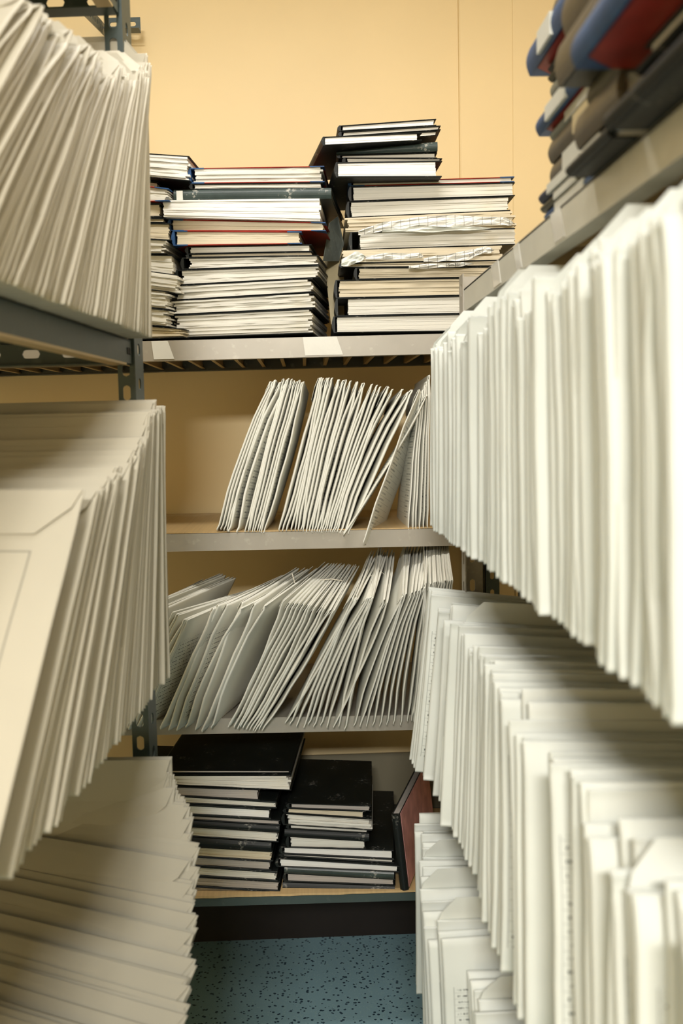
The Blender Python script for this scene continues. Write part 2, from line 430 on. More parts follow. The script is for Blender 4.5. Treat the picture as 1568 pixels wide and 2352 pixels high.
cnt += right_row(1.134, 1.692, .40, .0165, lambda y: .213, lambda y: lerp(y, [(1.7, 1), (1.2, 3), (.9, 6), (.4, 5)]), lambda y: 1.0, .300,
    ['white', 'white', 'white', 'white', 'white_q'], 'white envelope packed upright in the right-hand rack row just below the books', 'envelopes in the upper row of the right rack', lambda r: r.random() < .65, 11)
cnt += right_row(.735, 1.675, .42, .0175, lambda y: lerp(y, [(1.7, .172), (1.5, .185), (1.2, .20), (.8, .205)]), lambda y: lerp(y, [(1.7, 2), (1.3, 5), (.9, 8), (.4, 7)]), lambda y: lerp(y, [(1.7, 8), (1.4, 4), (.9, 1.5)]), .283,
    ['white', 'white', 'white_p', 'white_q'], 'white envelope standing in the middle row of the right-hand rack, top edge showing', 'envelopes in the middle row of the right rack', lambda r: r.random() < .08, 23, jx=.013)
cnt += right_row(.35, 1.675, .80, .021, lambda y: lerp(y, [(1.7, .198), (1.45, .175), (1.25, .175), (.8, .19)]), lambda y: lerp(y, [(1.7, 0), (1.3, 4), (.9, 9)]), lambda y: lerp(y, [(1.7, 1.5), (1.3, -1.5), (.9, 1)]), .282,
    ['white', 'white', 'white_q'], 'white envelope standing in the lowest row of the right-hand rack near the blue floor', 'envelopes in the lowest row of the right rack', lambda r: r.random() < .2, 37, jx=.022)
# --- left rack rows
Lx = (Lm.to_3x3() @ Vector((1, 0, 0))); Ly = (Lm.to_3x3() @ Vector((0, 1, 0)))
def left_row(z, ystart, yend, step, prot, leanpts, H, yawd, rise, mats, label, group, up, seed):
    rr = random.Random(seed); y = ystart; n = 0; hold = 0; bx = 0; bh = 0
    while y > yend:
        if hold <= 0: bx = rr.uniform(-.004, .004); bh = rr.uniform(-.012, .012); hold = rr.choice((2, 3, 5))
        hold -= 1
        s = (y-1.45)
        P = LP + Ly*s + Lx*(prot(y) + bx + rr.uniform(-.0015, .0015)); P.z = z+.001
        a = rad(lerp(y, leanpts)) + rr.uniform(-.006, .006)
        yw = rad(yawd(y)) + rr.uniform(-.01, .01)
        ez = Vector((0, 0, 1))*math.cos(a) + (Ly*math.cos(yw) + Lx*math.sin(yw))*math.sin(a)
        ex = -Lx*math.cos(yw) + Ly*math.sin(yw) + Vector((0, 0, rise(y)))
        st = step*rr.uniform(.75, 1.3)
        envelope(P, ez, ex, H+bh, .30 if z > .5 else .37, min(.0085, st*.72), rr.randrange(6), rr.choice(mats), up(rr), label, group)
        y -= st; n += 1
    return n
cnt += left_row(1.437, 1.438, .66, .0118, lambda y: .036, [(1.45, 2), (1.40, 11), (1.3, 22), (1.2, 31), (1.0, 41), (.8, 47), (.6, 49)], .40, lambda y: 1, lambda y: .0,
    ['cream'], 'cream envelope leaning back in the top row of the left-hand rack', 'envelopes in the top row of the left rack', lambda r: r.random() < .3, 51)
cnt += left_row(.948, 1.438, .78, .0118, lambda y: lerp(y, [(1.45, .038), (.8, .050)]), [(1.45, 2), (1.38, 7), (1.3, 15), (1.14, 28), (1.0, 36), (.8, 43)], .405, lambda y: 1, lambda y: .0,
    ['cream'], 'cream envelope leaning back in the second row of the left-hand rack', 'envelopes in the second row of the left rack', lambda r: False, 52)
cnt += left_row(.415, 1.387, .66, .0094, lambda y: lerp(y, [(1.45, .054), (1.3, .042), (1.15, .022), (1.0, .002), (.8, -.008)]), [(1.387, 1), (1.36, 4), (1.3, 14), (1.15, 33), (1.0, 46), (.85, 54), (.7, 60)], .418, lambda y: lerp(y, [(1.387, -2), (1.37, 2), (1.3, 8), (1.15, 16), (1.0, 20), (.8, 22)]), lambda y: .03,
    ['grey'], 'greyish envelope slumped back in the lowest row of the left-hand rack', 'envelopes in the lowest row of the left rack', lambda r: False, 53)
def left_special(y, z, prot, a, H, W, yw, mat, label, up=False, v=0, dz=0):
    P = LP + Ly*(y-1.45) + Lx*prot; P.z = z+.001+dz
    a = rad(a); ez = Vector((0, 0, 1))*math.cos(a) + Ly*math.sin(a); ex = -Lx*math.cos(rad(yw)) + Ly*math.sin(rad(yw))
    envelope(P, ez, ex, H, W, .006, v, mat, up, label)
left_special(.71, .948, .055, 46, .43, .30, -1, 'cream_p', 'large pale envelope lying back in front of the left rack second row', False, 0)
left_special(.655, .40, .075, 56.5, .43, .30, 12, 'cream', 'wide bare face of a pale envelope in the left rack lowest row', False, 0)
# --- back rack, second shelf
def K5(x, y): return 300+x/2.063, 740+y/2.063
def K6(x, y): return 280+x/1.96, 1240+y/1.96
def back_env(a, b, YA, YB, D, W, T, v, mat, label, group=None, up=False):
    A = at(*a, YA); B = at(*b, YB); ez = B-A; mat = mat.replace('white', 'bright')
    return envelope(A, ez, D, ez.length, W, T, v, mat, up, label, group)
rr = random.Random(5)
S2L = 'white envelope leaning to the right in the packed row on the second back shelf'
S2G = 'envelopes on the second back shelf'
def run2(n, a0, a1, b0, b1, D, vs, mats, T=.006, lab=S2L, grp=S2G, YA=1.995, YB=2.01):
    for i in range(n):
        t = i/max(1, n-1)
        a = (a0[0]+(a1[0]-a0[0])*t + rr.uniform(-3, 3), a0[1]+(a1[1]-a0[1])*t + rr.uniform(-5, 4))
        b = (b0[0]+(b1[0]-b0[0])*t + rr.uniform(-3, 3), b0[1]+(b1[1]-b0[1])*t + rr.uniform(-4, 6))
        back_env(K5(*a), K5(*b), YA, YB, D, .25, T*1.35, rr.choice(vs), rr.choice(mats), lab, grp); global cnt; cnt += 1
D2 = (.04, 1, .0)
mm = ['white', 'white_p', 'white']
run2(4, (408, 985), (455, 996), (655, 272), (695, 276), D2, (0, 1, 3), mm)
run2(2, (462, 998), (500, 1002), (700, 280), (722, 284), (.12, 1, 0), (3, 6), ['white_p', 'white'], .008)
run2(9, (542, 992), (630, 998), (733, 266), (835, 284), D2, (0, 1, 2), mm, .0055)
run2(5, (700, 990), (778, 990), (905, 266), (950, 262), D2, (0, 1, 2), mm)
run2(8, (792, 992), (885, 994), (962, 262), (1085, 282), D2, (0, 1, 3), mm, .0065)
run2(8, (895, 995), (965, 996), (1095, 284), (1235, 310), D2, (0, 1, 3), mm, .006)
run2(4, (975, 1000), (1030, 1004), (1250, 314), (1345, 322), (.02, 1, 0), (0, 3, 6), ['white', 'white_p'], .007)
run2(6, (1318, 990), (1405, 975), (1385, 330), (1424, 250), (.0, 1, 0), (0, 1), mm, .005, 'white envelope squeezed upright between the second back shelf row and right rack', 'upright envelopes at the right end of the second back shelf', 2.0, 2.01)
back_env(K5(1100, 1046), K5(1388, 326), 1.965, 1.99, (.30, 1, .06), .22, .007, 6, 'white_p', 'bent printed envelope sliding forward over the edge of the second back shelf')
back_env(K5(1008, 1008), K5(1362, 322), 1.985, 2.0, (.10, 1, .03), .22, .008, 7, 'white_p', 'bulging printed envelope left of the one sliding over the second back shelf edge')
# --- back rack, third shelf: bundles fanned and tied
rr = random.Random(9)
def bundle(n, a0, a1, b0, b1, D0, D1, W, mats, which, T=.006, vs=(0, 1, 2, 3), YA=1.975, YB=1.885):
    D0 = Vector(D0); D1 = Vector(D1); out = []
    for i in range(n):
        t = i/max(1, n-1)
        a = (a0[0]+(a1[0]-a0[0])*t + rr.uniform(-4, 4), a0[1]+(a1[1]-a0[1])*t + rr.uniform(-9, 9))
        b = (b0[0]+(b1[0]-b0[0])*t + rr.uniform(-3, 3), b0[1]+(b1[1]-b0[1])*t + rr.uniform(-4, 4))
        out.append(back_env(K6(*a), K6(*b), YA, YB, D0.lerp(D1, t), W, T*1.25, rr.choice(vs), rr.choice(mats), 'white envelope in the '+which+' of the third back shelf', 'envelopes in the '+which)); global cnt; cnt += 1
    return out
mp = ['white', 'white_p', 'white', 'white_q']
bundle(4, (-190, 850), (-130, 850), (80, 330), (130, 340), (.45, 1, .12), (.45, 1, .12), .26, mp, 'loose bundle at the far left')
bundle(5, (-120, 850), (-60, 850), (120, 300), (190, 320), (.55, 1, .17), (.55, 1, .17), .27, mp, 'half hidden second bundle')
bundle(6, (-20, 850), (90, 850), (238, 330), (305, 366), (.75, 1, .17), (.62, 1, .17), .27, ['white_p', 'white'], 'bundle just right of the left rack')
bundle(7, (172, 850), (400, 858), (422, 318), (642, 292), (.62, 1, .17), (.42, 1, .20), .26, mp, 'wide third bundle', .008, (0, 3, 6))
bundle(12, (476, 838), (628, 868), (742, 283), (968, 322), (.36, 1, .16), (.20, 1, .16), .26, mp, 'tightly fanned central bundle', .0065, (0, 1, 2))
bundle(11, (732, 835), (1000, 850), (1040, 262), (1172, 262), (.22, 1, .18), (.10, 1, .18), .25, mp, 'bulging tied bundle right of centre', .007, (3, 5, 6, 7, 1))
bundle(9, (1040, 850), (1285, 828), (1258, 255), (1372, 205), (.10, 1, .22), (.14, 1, .1), .25, mp, 'open fan near the right end', .006, (0, 1, 3))
bundle(10, (1300, 820), (1420, 800), (1385, 195), (1500, 180), (.10, 1, .16), (.06, 1, .05), .25, mp, 'packed group at the right end', .006, (0, 1, 2))
for pts, lab in (([K6(890, 182), K6(940, 176), K6(990, 184)], 'thin pale string tied across the central envelope bundle'),
                 ([K6(1100, 175), K6(1160, 136), K6(1185, 160), K6(1198, 230)], 'thin pale string tied round the bulging envelope bundle'),
                 ([K6(765, 150), K6(778, 195), K6(787, 242)], 'thin string over the wide bundle left of centre')):
    bm = bmesh.new(); tube(bm, [at(*p, 2.02) for p in pts], .0011, 6)
    tag(mobj('string', bm, M['string'], None, True), lab, 'string')
# ------------------------------------------------------------------ books
BOOKN = 0
def page_bm(W, D, zb, zt, rag, seed, inset=(.004, .004, .004), curve=0):
    rr = random.Random(seed); bm = bmesh.new()
    th = max(zt(0)-zb(0), .003); K = max(3, min(12, int(th/.0035))); nx = 9
    x0, x1 = -W/2+inset[0], W/2-inset[1]
    for k in range(K):
        f0, f1 = k/K, (k+1)/K - .003
        jl, jr, jf = rr.uniform(-1, 1)*.0016*rag, rr.uniform(-1, 1)*.0025*rag, rr.uniform(-1, 1)*.0014*rag
        bow = curve*math.sin(math.pi*(k+.5)/K)
        fr = [(x0+jl+bow + (x1+jr-bow*0-x0-jl-bow)*i/nx, inset[2]+jf+rr.uniform(-1, 1)*.0007*rag) for i in range(nx+1)]
        out = fr + [(x1+jr, D-.004), (x0+jl+bow, D-.004)]
        def zz(x, f): b = zb(x)+.0; t = zt(x); return b+(t-b)*f
        wv = [rr.uniform(-.0006, .0006)*rag for _ in out]
        A = [bm.verts.new((x, y, zz(x, f0))) for (x, y) in out]; B = [bm.verts.new((x, y, zz(x, f1))) for (x, y) in out]
        n = len(out)
        for i in range(n): bm.faces.new((A[i], A[(i+1) % n], B[(i+1) % n], B[i]))
        bm.faces.new(A); bm.faces.new(B)
    return bm
def sbox(bm, x0, x1, y0, y1, lo, hi):
    hexa(bm, [(x0,y0,lo(x0)),(x1,y0,lo(x1)),(x1,y1,lo(x1)),(x0,y1,lo(x0)),(x0,y0,hi(x0)),(x1,y0,hi(x1)),(x1,y1,hi(x1)),(x0,y1,hi(x0))])
def book(mw, W, D, hl, hr, bl, br, label, cover='black', pages='pages', spine='L', rag=1, group=None, corners=None, board=.0021, spinec=None, spl=None, pin=None, name='book', cat='book', curve=0, seed=None, onlypages=False, halfspine=True):
    """local: x across the front, y back, z up. bl/br bottom heights, hl/hr thicknesses at the left and right ends"""
    global BOOKN; BOOKN += 1; seed = seed or BOOKN
    t = thing(name, label, cat, mw, group)
    zb = lambda x: bl + (br-bl)*(x/W+.5); zt = lambda x: zb(x) + hl + (hr-hl)*(x/W+.5)
    tb = board; e = .0003
    ins = list(pin) if pin else [.006, .005, .004]
    if not pin:
        if spine == 'R': ins = [.005, .006, .004]
        if spine == 'F': ins = [.004, .004, .006]
    if onlypages:
        mobj('page_block', page_bm(W, D, lambda x: zb(x)+e, lambda x: zt(x)-e, rag, seed, (0, 0, 0), curve), M[pages], t); return t
    mobj('page_block', page_bm(W, D, lambda x: zb(x)+tb, lambda x: zt(x)-tb, rag, seed, ins, curve), M[pages], t)
    rr = random.Random(seed)
    for nm, lo, hi in (('back_cover', lambda x: zb(x)+e, lambda x: zb(x)+tb), ('front_cover', lambda x: zt(x)-tb, lambda x: zt(x)-e)):
        bm = bmesh.new(); sbox(bm, -W/2, W/2, 0, D, lo, hi)
        bmesh.ops.bevel(bm, geom=list(bm.edges), offset=.0007, segments=1, affect='EDGES')
        c = mobj(nm, bm, M[cover], t)
        if corners:
            for sx in (-1, 1):
                bm = bmesh.new(); q = .028; xa, xb = sx*(W/2+.0006), sx*(W/2-q)
                P = [(xa, -.0006), (xb, -.0006), (xa, q)]
                a = [bm.verts.new((x, y, lo(x)-.0002)) for x, y in P]; b = [bm.verts.new((x, y, hi(x)+.0002)) for x, y in P]
                for i in range(3): bm.faces.new((a[i], a[(i+1) % 3], b[(i+1) % 3], b[i]))
                bm.faces.new(a); bm.faces.new(b)
                mobj('corner', bm, M[corners], c)
    sc = M[spinec or corners or cover]
    bm = bmesh.new(); n = 6
    if spine in 'LR':
        s = -1 if spine == 'L' else 1
        prof = []
        for k in range(n+1):
            f = k/n; prof.append((s*(W/2 + .004*math.sin(math.pi*f) + .0012), f))
        for k in range(n):
            (xa, fa), (xb, fb) = prof[k], prof[k+1]; xi = s*(W/2-.0018)
            z = lambda f, x=s*W/2: zb(x)+e+(zt(x)-zb(x)-2*e)*f
            hexa(bm, [(xi,0,z(fa)),(xa,0,z(fa)),(xa,D,z(fa)),(xi,D,z(fa)),(xi,0,z(fb)),(xb,0,z(fb)),(xb,D,z(fb)),(xi,D,z(fb))])
        sp = mobj('spine', bm, sc, t)
    elif spine == 'F':
        for k in range(n):
            fa, fb = k/n, (k+1)/n
            ya, yb = -.0012-.004*math.sin(math.pi*fa), -.0012-.004*math.sin(math.pi*fb)
            q = lambda x, f: zb(x)+e+(zt(x)-zb(x)-2*e)*f
            hexa(bm, [(-W/2,ya,q(-W/2,fa)),(W/2,ya,q(W/2,fa)),(W/2,.002,q(W/2,fa)),(-W/2,.002,q(-W/2,fa)),(-W/2,yb,q(-W/2,fb)),(W/2,yb,q(W/2,fb)),(W/2,.002,q(W/2,fb)),(-W/2,.002,q(-W/2,fb))])
        sp = mobj('spine', bm, sc, t)
        if spl:
            a, b, cc = spl
            bm = bmesh.new(); zz0 = lambda x: zb(x)+(zt(x)-zb(x))*.12; zz1 = lambda x: zb(x)+(zt(x)-zb(x))*.88
            sbox(bm, -W/2+W*a, -W/2+W*b, -.0062, -.001, zz0, zz1)
            mobj('spine_label', bm, M[cc], sp)
    return t
def stack(K, Yf, refx, bounds, items, where, depth=.3):
    """bounds: photo heights of each book boundary at the two reference columns"""
    (ox, oy, s) = K
    zs = []
    X0 = X1 = None
    for (yl, yr) in bounds:
        a = at(ox+refx[0]/s, oy+yl/s, Yf); b = at(ox+refx[1]/s, oy+yr/s, Yf)
        zs.append((a, b))
    def zat(k, X): a, b = zs[k]; return a.z+(b.z-a.z)*(X-a.x)/(b.x-a.x)
    for i, it in enumerate(items):
        xl, xr, dy, yaw, dep, label, kw = it
        ym = oy + (bounds[i][0]+bounds[i+1][0])/2/s
        XL = at(ox+xl/s, ym, Yf+dy).x; XR = at(ox+xr/s, ym, Yf+dy).x
        W = XR-XL; xm = (XL+XR)/2
        b0, b1 = zat(i, XL), zat(i, XR); t0, t1 = zat(i+1, XL), zat(i+1, XR)
        base = min(b0, b1)
        mw = Matrix.Translation((xm, Yf+dy, base)) @ Matrix.Rotation(rad(-yaw), 4, 'Z')
        book(mw, W, dep or depth, t0-b0, t1-b1, b0-base, b1-base, label, **kw)
k2 = (330, 250, 3.336); k3 = (730, 250, 3.0745); k7 = (400, 1660, 2.376)
def bk(**k): return k
shB = [(1752, 1724), (1572, 1533), (1460, 1412), (1343, 1305), (1222, 1208), (1126, 1130), (1100, 1098), (1042, 1042), (922, 950), (828, 880), (697, 706), (604, 622), (560, 572), (440, 447)]
stack(k2, 2.02, (200, 1350), shB, [
    (205, 1300, 0, 7, .30, 'thick black book with ragged pages, lowest of the second stack on the top back shelf', bk(rag=2.2, curve=.006)),
    (180, 1312, .0, 7, .30, 'ragged thick book, second from the bottom in the second stack of the top shelf', bk(rag=2.6, curve=.008)),
    (215, 1300, .0, 8, .30, 'thick black book with curled pages, third from the bottom in the second stack', bk(rag=2.4, curve=.006)),
    (240, 1350, .0, 8, .30, 'thick black book, fourth from the bottom in the second stack of the top shelf', bk(rag=1.6, curve=.006)),
    (285, 1345, .0, 8, .29, 'black book with rounded drooping white pages, fifth from the bottom in the second stack', bk(rag=2.0, curve=.012)),
    (330, 1300, .005, 6, .27, 'very thin cream paged book under the red and blue books', bk(rag=1.0, pages='pagesc', board=.0015)),
    (325, 1290, .005, 6, .27, 'thin black book directly under the red ledger in the second stack', bk(rag=.6, board=.0018)),
    (222, 1210, .0, 5, .30, 'red ledger with blue corners and cream pages, lower of the two red ones in mid-stack', bk(cover='red', corners='blue', pages='pagesc', rag=.5, spine='L')),
    (185, 1392, .0, 7, .30, 'red ledger with blue spine lying right under the thick white coverless book', bk(cover='red', corners='blue', pages='pagesc', rag=.7)),
    (140, 1352, -.01, 5, .27, 'thick white coverless page block jutting out to the left in the second stack', bk(pages='pagesw', rag=1.0, onlypages=True)),
    (218, 1440, .0, 7, .30, 'dark green book with torn spine facing the camera in the second stack', bk(cover='green', spine='F', rag=1, spl=(0.02, .06, 'lbl'))),
    (358, 1375, .0, 5, .29, 'thin black book between the torn green one and the topmost red ledger', bk(rag=.8, board=.002, pages='pages')),
    (348, 1382, .0, 5, .29, 'red ledger with blue spine on top of the second stack', bk(cover='red', corners='blue', rag=1.6, curve=.004)),
], 'B')
shC = [(1580, 1568), (1462, 1440), (1335, 1312), (1205, 1188), (1120, 1112), (1085, 1065), (998, 962), (868, 842), (768, 722), (652, 618), (545, 520), (510, 480)]
stack(k3, 2.02, (200, 1350), shC, [
    (115, 1290, 0, 1, .30, 'clean black book at the very bottom of the right stack on the top back shelf', bk(rag=.4)),
    (135, 1300, 0, 1, .30, 'thick black book second from the bottom of the right stack', bk(rag=.5, pin=(.022, .004, .004))),
    (130, 1290, 0, 1, .30, 'thick black book with uneven page edges, third from the bottom of the right stack', bk(rag=1.2, pages='pagesc')),
    (270, 1300, 0, 1, .28, 'thin book with swollen cream pages under the crumpled sheets', bk(rag=1.2, board=.002, pages='pagesc')),
    (165, 1275, 0, 1, .29, 'thin black book between the two crumpled printed sheets', bk(rag=1.6, pages='pagesc')),
    (175, 1290, 0, 0, .29, 'worn cream paged book with torn spine, mid right stack', bk(onlypages=True, pages='pagesc', rag=2.2)),
    (235, 1392, 0, 1, .30, 'very thick white paged book with black boards in the middle of the right stack', bk(rag=.6, pin=(.018, .001, .002))),
    (205, 1375, .0, 1, .30, 'yellowed coverless book with torn edges above the very thick white one', bk(onlypages=True, pages='pagesc', rag=2.8)),
    (215, 1358, 0, 1, .30, 'black book with worn corner, third from the top of the right stack', bk(rag=.7, pin=(.006, .006, .002))),
    (230, 1390, 0, 1, .30, 'thick white paged black book just below the top red and blue one', bk(rag=.4, curve=.0)),
    (230, 1382, 0, 1, .30, 'thin red book with blue spine on top of the right stack', bk(cover='red', corners='blue', rag=.4, board=.0018)),
], 'C')
shD = [(507, 496), (398, 376), (348, 350), (324, 308), (302, 242), (240, 186), (197, 150), (160, 116), (118, 64)]
stack(k3, 2.0, (150, 850), shD, [
    (132, 878, -.02, -3, .30, 'large black book forming the base of the small pile on the right stack', bk(rag=.3, pages='pagesw', pin=(.003, .012, .002), board=.003)),
    (188, 880, -.005, -1, .29, 'thin black book second from the bottom of the small pile', bk(rag=.4, board=.0016)),
    (150, 842, .0, 1, .28, 'thin black book under the plastic wrapped one in the small pile', bk(rag=.3, board=.0016)),
    (130, 842, -.005, 3, .28, 'grey green book wrapped in wrinkled tape within the small pile', bk(cover='green', spine='F', board=.002)),
    (38, 745, -.04, -7, .28, 'tilted black book with bright pages jutting out left of the small pile', bk(rag=.3, pages='pagesw', pin=(.003, .010, .002))),
    (168, 850, 0, -1, .28, 'thin black book resting directly on the tilted one', bk(rag=.3, board=.0018)),
    (160, 868, 0, 0, .28, 'thin black book second from the top of the small pile', bk(rag=.3, board=.002)),
    (155, 838, 0, -1, .28, 'black book on the very top of the small pile nearest the ceiling', bk(rag=.3, pages='pagesw')),
], 'D')
shA = [(1775, 1762), (1640, 1690), (1500, 1560), (1350, 1420), (1215, 1290), (1110, 1125), (985, 1020), (870, 880), (835, 842), (720, 722), (560, 640), (500, 560), (320, 368)]
stack(k2, 2.03, (-200, 300), shA, [
    (-640, 330, 0, 12, .28, 'slumped ragged book at the bottom of the far left stack beside the left envelopes', bk(rag=3, pages='pagesc', cover='black', spine='L', curve=.01)),
    (-640, 215, 0, 14, .28, 'ragged book second from the bottom in the far left stack', bk(rag=3, curve=.008)),
    (-640, 215, 0, 12, .28, 'book with torn spine third from the bottom in the far left stack', bk(rag=3, curve=.008)),
    (-640, 270, 0, 8, .29, 'thick curled white paged book in the lower half of the far left stack', bk(rag=2.4, onlypages=True)),
    (-640, 245, 0, 5, .29, 'thin red lined book in the middle of the far left stack', bk(rag=1, cover='black', pages='pages')),
    (-640, 180, 0, 8, .28, 'dark book with drooping pages mid far left stack', bk(rag=2.5)),
    (-640, 215, 0, 3, .28, 'cream paged black book above the middle of the far left stack', bk(rag=1, pages='pagesc')),
    (-640, 165, 0, 3, .28, 'thin dark book with cream edge in the upper far left stack', bk(rag=.6, pages='pagesc', board=.002)),
    (-640, 140, 0, 3, .28, 'cream paged book under the blue and red one of the far left stack', bk(rag=.6, pages='pagesc', board=.004)),
    (-640, 205, 0, 10, .27, 'blue and red book with fanned pages near the top of the far left stack', bk(rag=1.6, cover='red', corners='blue', spine='L')),
    (-640, 120, .03, 4, .27, 'flat black book right below the topmost one of the far left stack', bk(rag=.6, board=.003)),
    (-640, 360, 0, 6, .28, 'black book with thick fanned pages sloping on top of the far left stack', bk(rag=2.2, pages='pagesw', curve=-.004)),
], 'A')
shE = [(948, 962), (900, 912), (846, 858), (786, 800), (736, 750), (680, 694), (628, 645), (573, 588), (538, 552), (512, 524), (450, 462), (408, 424), (354, 360), (290, 276), (274, 262)]
LBL = "in the lowest shelf's left stack"
stack(k7, 2.02, (150, 600), shE, [
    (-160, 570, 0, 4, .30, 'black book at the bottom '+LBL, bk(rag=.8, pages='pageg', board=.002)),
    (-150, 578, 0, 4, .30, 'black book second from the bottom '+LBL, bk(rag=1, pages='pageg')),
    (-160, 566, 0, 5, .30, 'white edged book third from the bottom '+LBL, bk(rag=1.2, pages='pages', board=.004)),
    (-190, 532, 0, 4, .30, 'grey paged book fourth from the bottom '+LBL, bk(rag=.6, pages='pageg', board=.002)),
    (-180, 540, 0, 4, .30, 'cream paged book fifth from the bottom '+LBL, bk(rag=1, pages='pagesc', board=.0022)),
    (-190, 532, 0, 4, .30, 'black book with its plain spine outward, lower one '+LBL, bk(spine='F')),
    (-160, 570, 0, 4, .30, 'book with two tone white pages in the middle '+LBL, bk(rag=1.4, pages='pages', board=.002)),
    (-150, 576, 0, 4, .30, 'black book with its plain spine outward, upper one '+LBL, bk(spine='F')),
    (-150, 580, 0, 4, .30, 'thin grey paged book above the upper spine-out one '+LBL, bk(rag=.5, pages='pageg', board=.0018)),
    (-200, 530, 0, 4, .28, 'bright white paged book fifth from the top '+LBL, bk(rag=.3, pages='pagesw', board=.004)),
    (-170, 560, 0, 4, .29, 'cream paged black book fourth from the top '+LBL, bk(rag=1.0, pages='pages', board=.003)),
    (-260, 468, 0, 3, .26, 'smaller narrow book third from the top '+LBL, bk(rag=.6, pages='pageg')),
    (-90, 640, 0, 5, .34, 'large ruffled black book near the top '+LBL, bk(rag=2.0, cover='black', pages='pages', board=.0022)),
    (-90, 640, .01, 5, .34, 'thin large black folder closing the top '+LBL, bk(rag=.5, board=.0014)),
], 'E')
LBF = "in the lowest shelf's right stack"
shF = [(942, 940), (882, 880), (832, 842), (790, 794), (744, 758), (728, 735), (690, 686), (626, 645), (586, 602), (562, 584), (499, 521), (474, 481), (446, 449)]
stack(k7, 2.02, (600, 1200), shF, [
    (590, 1202, 0, 5, .32, 'black book with spine outward at the bottom '+LBF, bk(spine='F')),
    (603, 1205, 0, 5, .32, 'grey paged book on the lowest spine-out one '+LBF, bk(rag=.4, pages='pageg', board=.0022)),
    (600, 1198, 0, 5, .32, 'glossy dark green spine-out book third from the bottom '+LBF, bk(cover='green', spine='F')),
    (560, 1228, -.01, 5, .34, 'wide white edged book sticking out furthest '+LBF, bk(rag=.8, pages='pagesw', board=.0016)),
    (580, 1200, 0, 5, .33, 'thin black folder above the widest book '+LBF, bk(rag=.3, board=.002)),
    (583, 1197, 0, 5, .34, 'large black book just under the small pile '+LBF, bk(rag=.4, pages='pagesw', board=.0018)),
    (620, 1048, 0, 4, .26, 'small white paged book under the upper spine-out one '+LBF, bk(rag=1.0, pages='pages', board=.0016)),
    (602, 1062, 0, 4, .27, 'small black spine-out book in the small pile '+LBF, bk(spine='F')),
    (622, 1058, .0, 4, .26, 'very thin notebook on the spine-out one of the small pile', bk(rag=.8, board=.001)),
    (596, 1078, -.004, 4, .26, 'thick ruffled white paged book in the small pile on the lowest back shelf', bk(rag=2.6, board=.0012, curve=.004)),
    (604, 1046, 0, 4, .26, 'thin cream paged book second from the top of the small pile', bk(rag=1.2, pages='pagesc', board=.0012)),
    (622, 1075, 0, 4, .28, 'large thin black book topping the small pile on the lowest back shelf', bk(rag=.4, pages='pageg', board=.0016)),
], 'F')
# leaning pink book
A = at(938, 2020, 2.0); B = at(922, 1885, 2.0)
ez = (B-A); Hh = .165; ez.normalize(); ex = Vector((.31, 1, .03)); ex = (ex-ez*ex.dot(ez)).normalized(); ey = ez.cross(ex)
A.z = shz(3, A.x)+.006
# local x -> height (front edge), y -> into the shelf, z -> thickness facing left
m = Matrix((ez, ex, ez.cross(ex))).transposed().to_4x4(); m.translation = A + ez*Hh/2
pk = book(m, Hh, .32, .018, .018, 0, 0, 'dusty pink faced book leaning at the right end of the lowest back shelf', cover='black', pages='pageg', spine='F', rag=.4)
pk2 = [c for c in pk.children if c.name.startswith('back_cover')][0]
bm = bmesh.new(); box(bm, (-Hh/2+.003, .006, -.0006), (Hh/2-.002, .316, .0002)); o = mobj('pink_facing', bm, M['pink']); o.parent = pk2
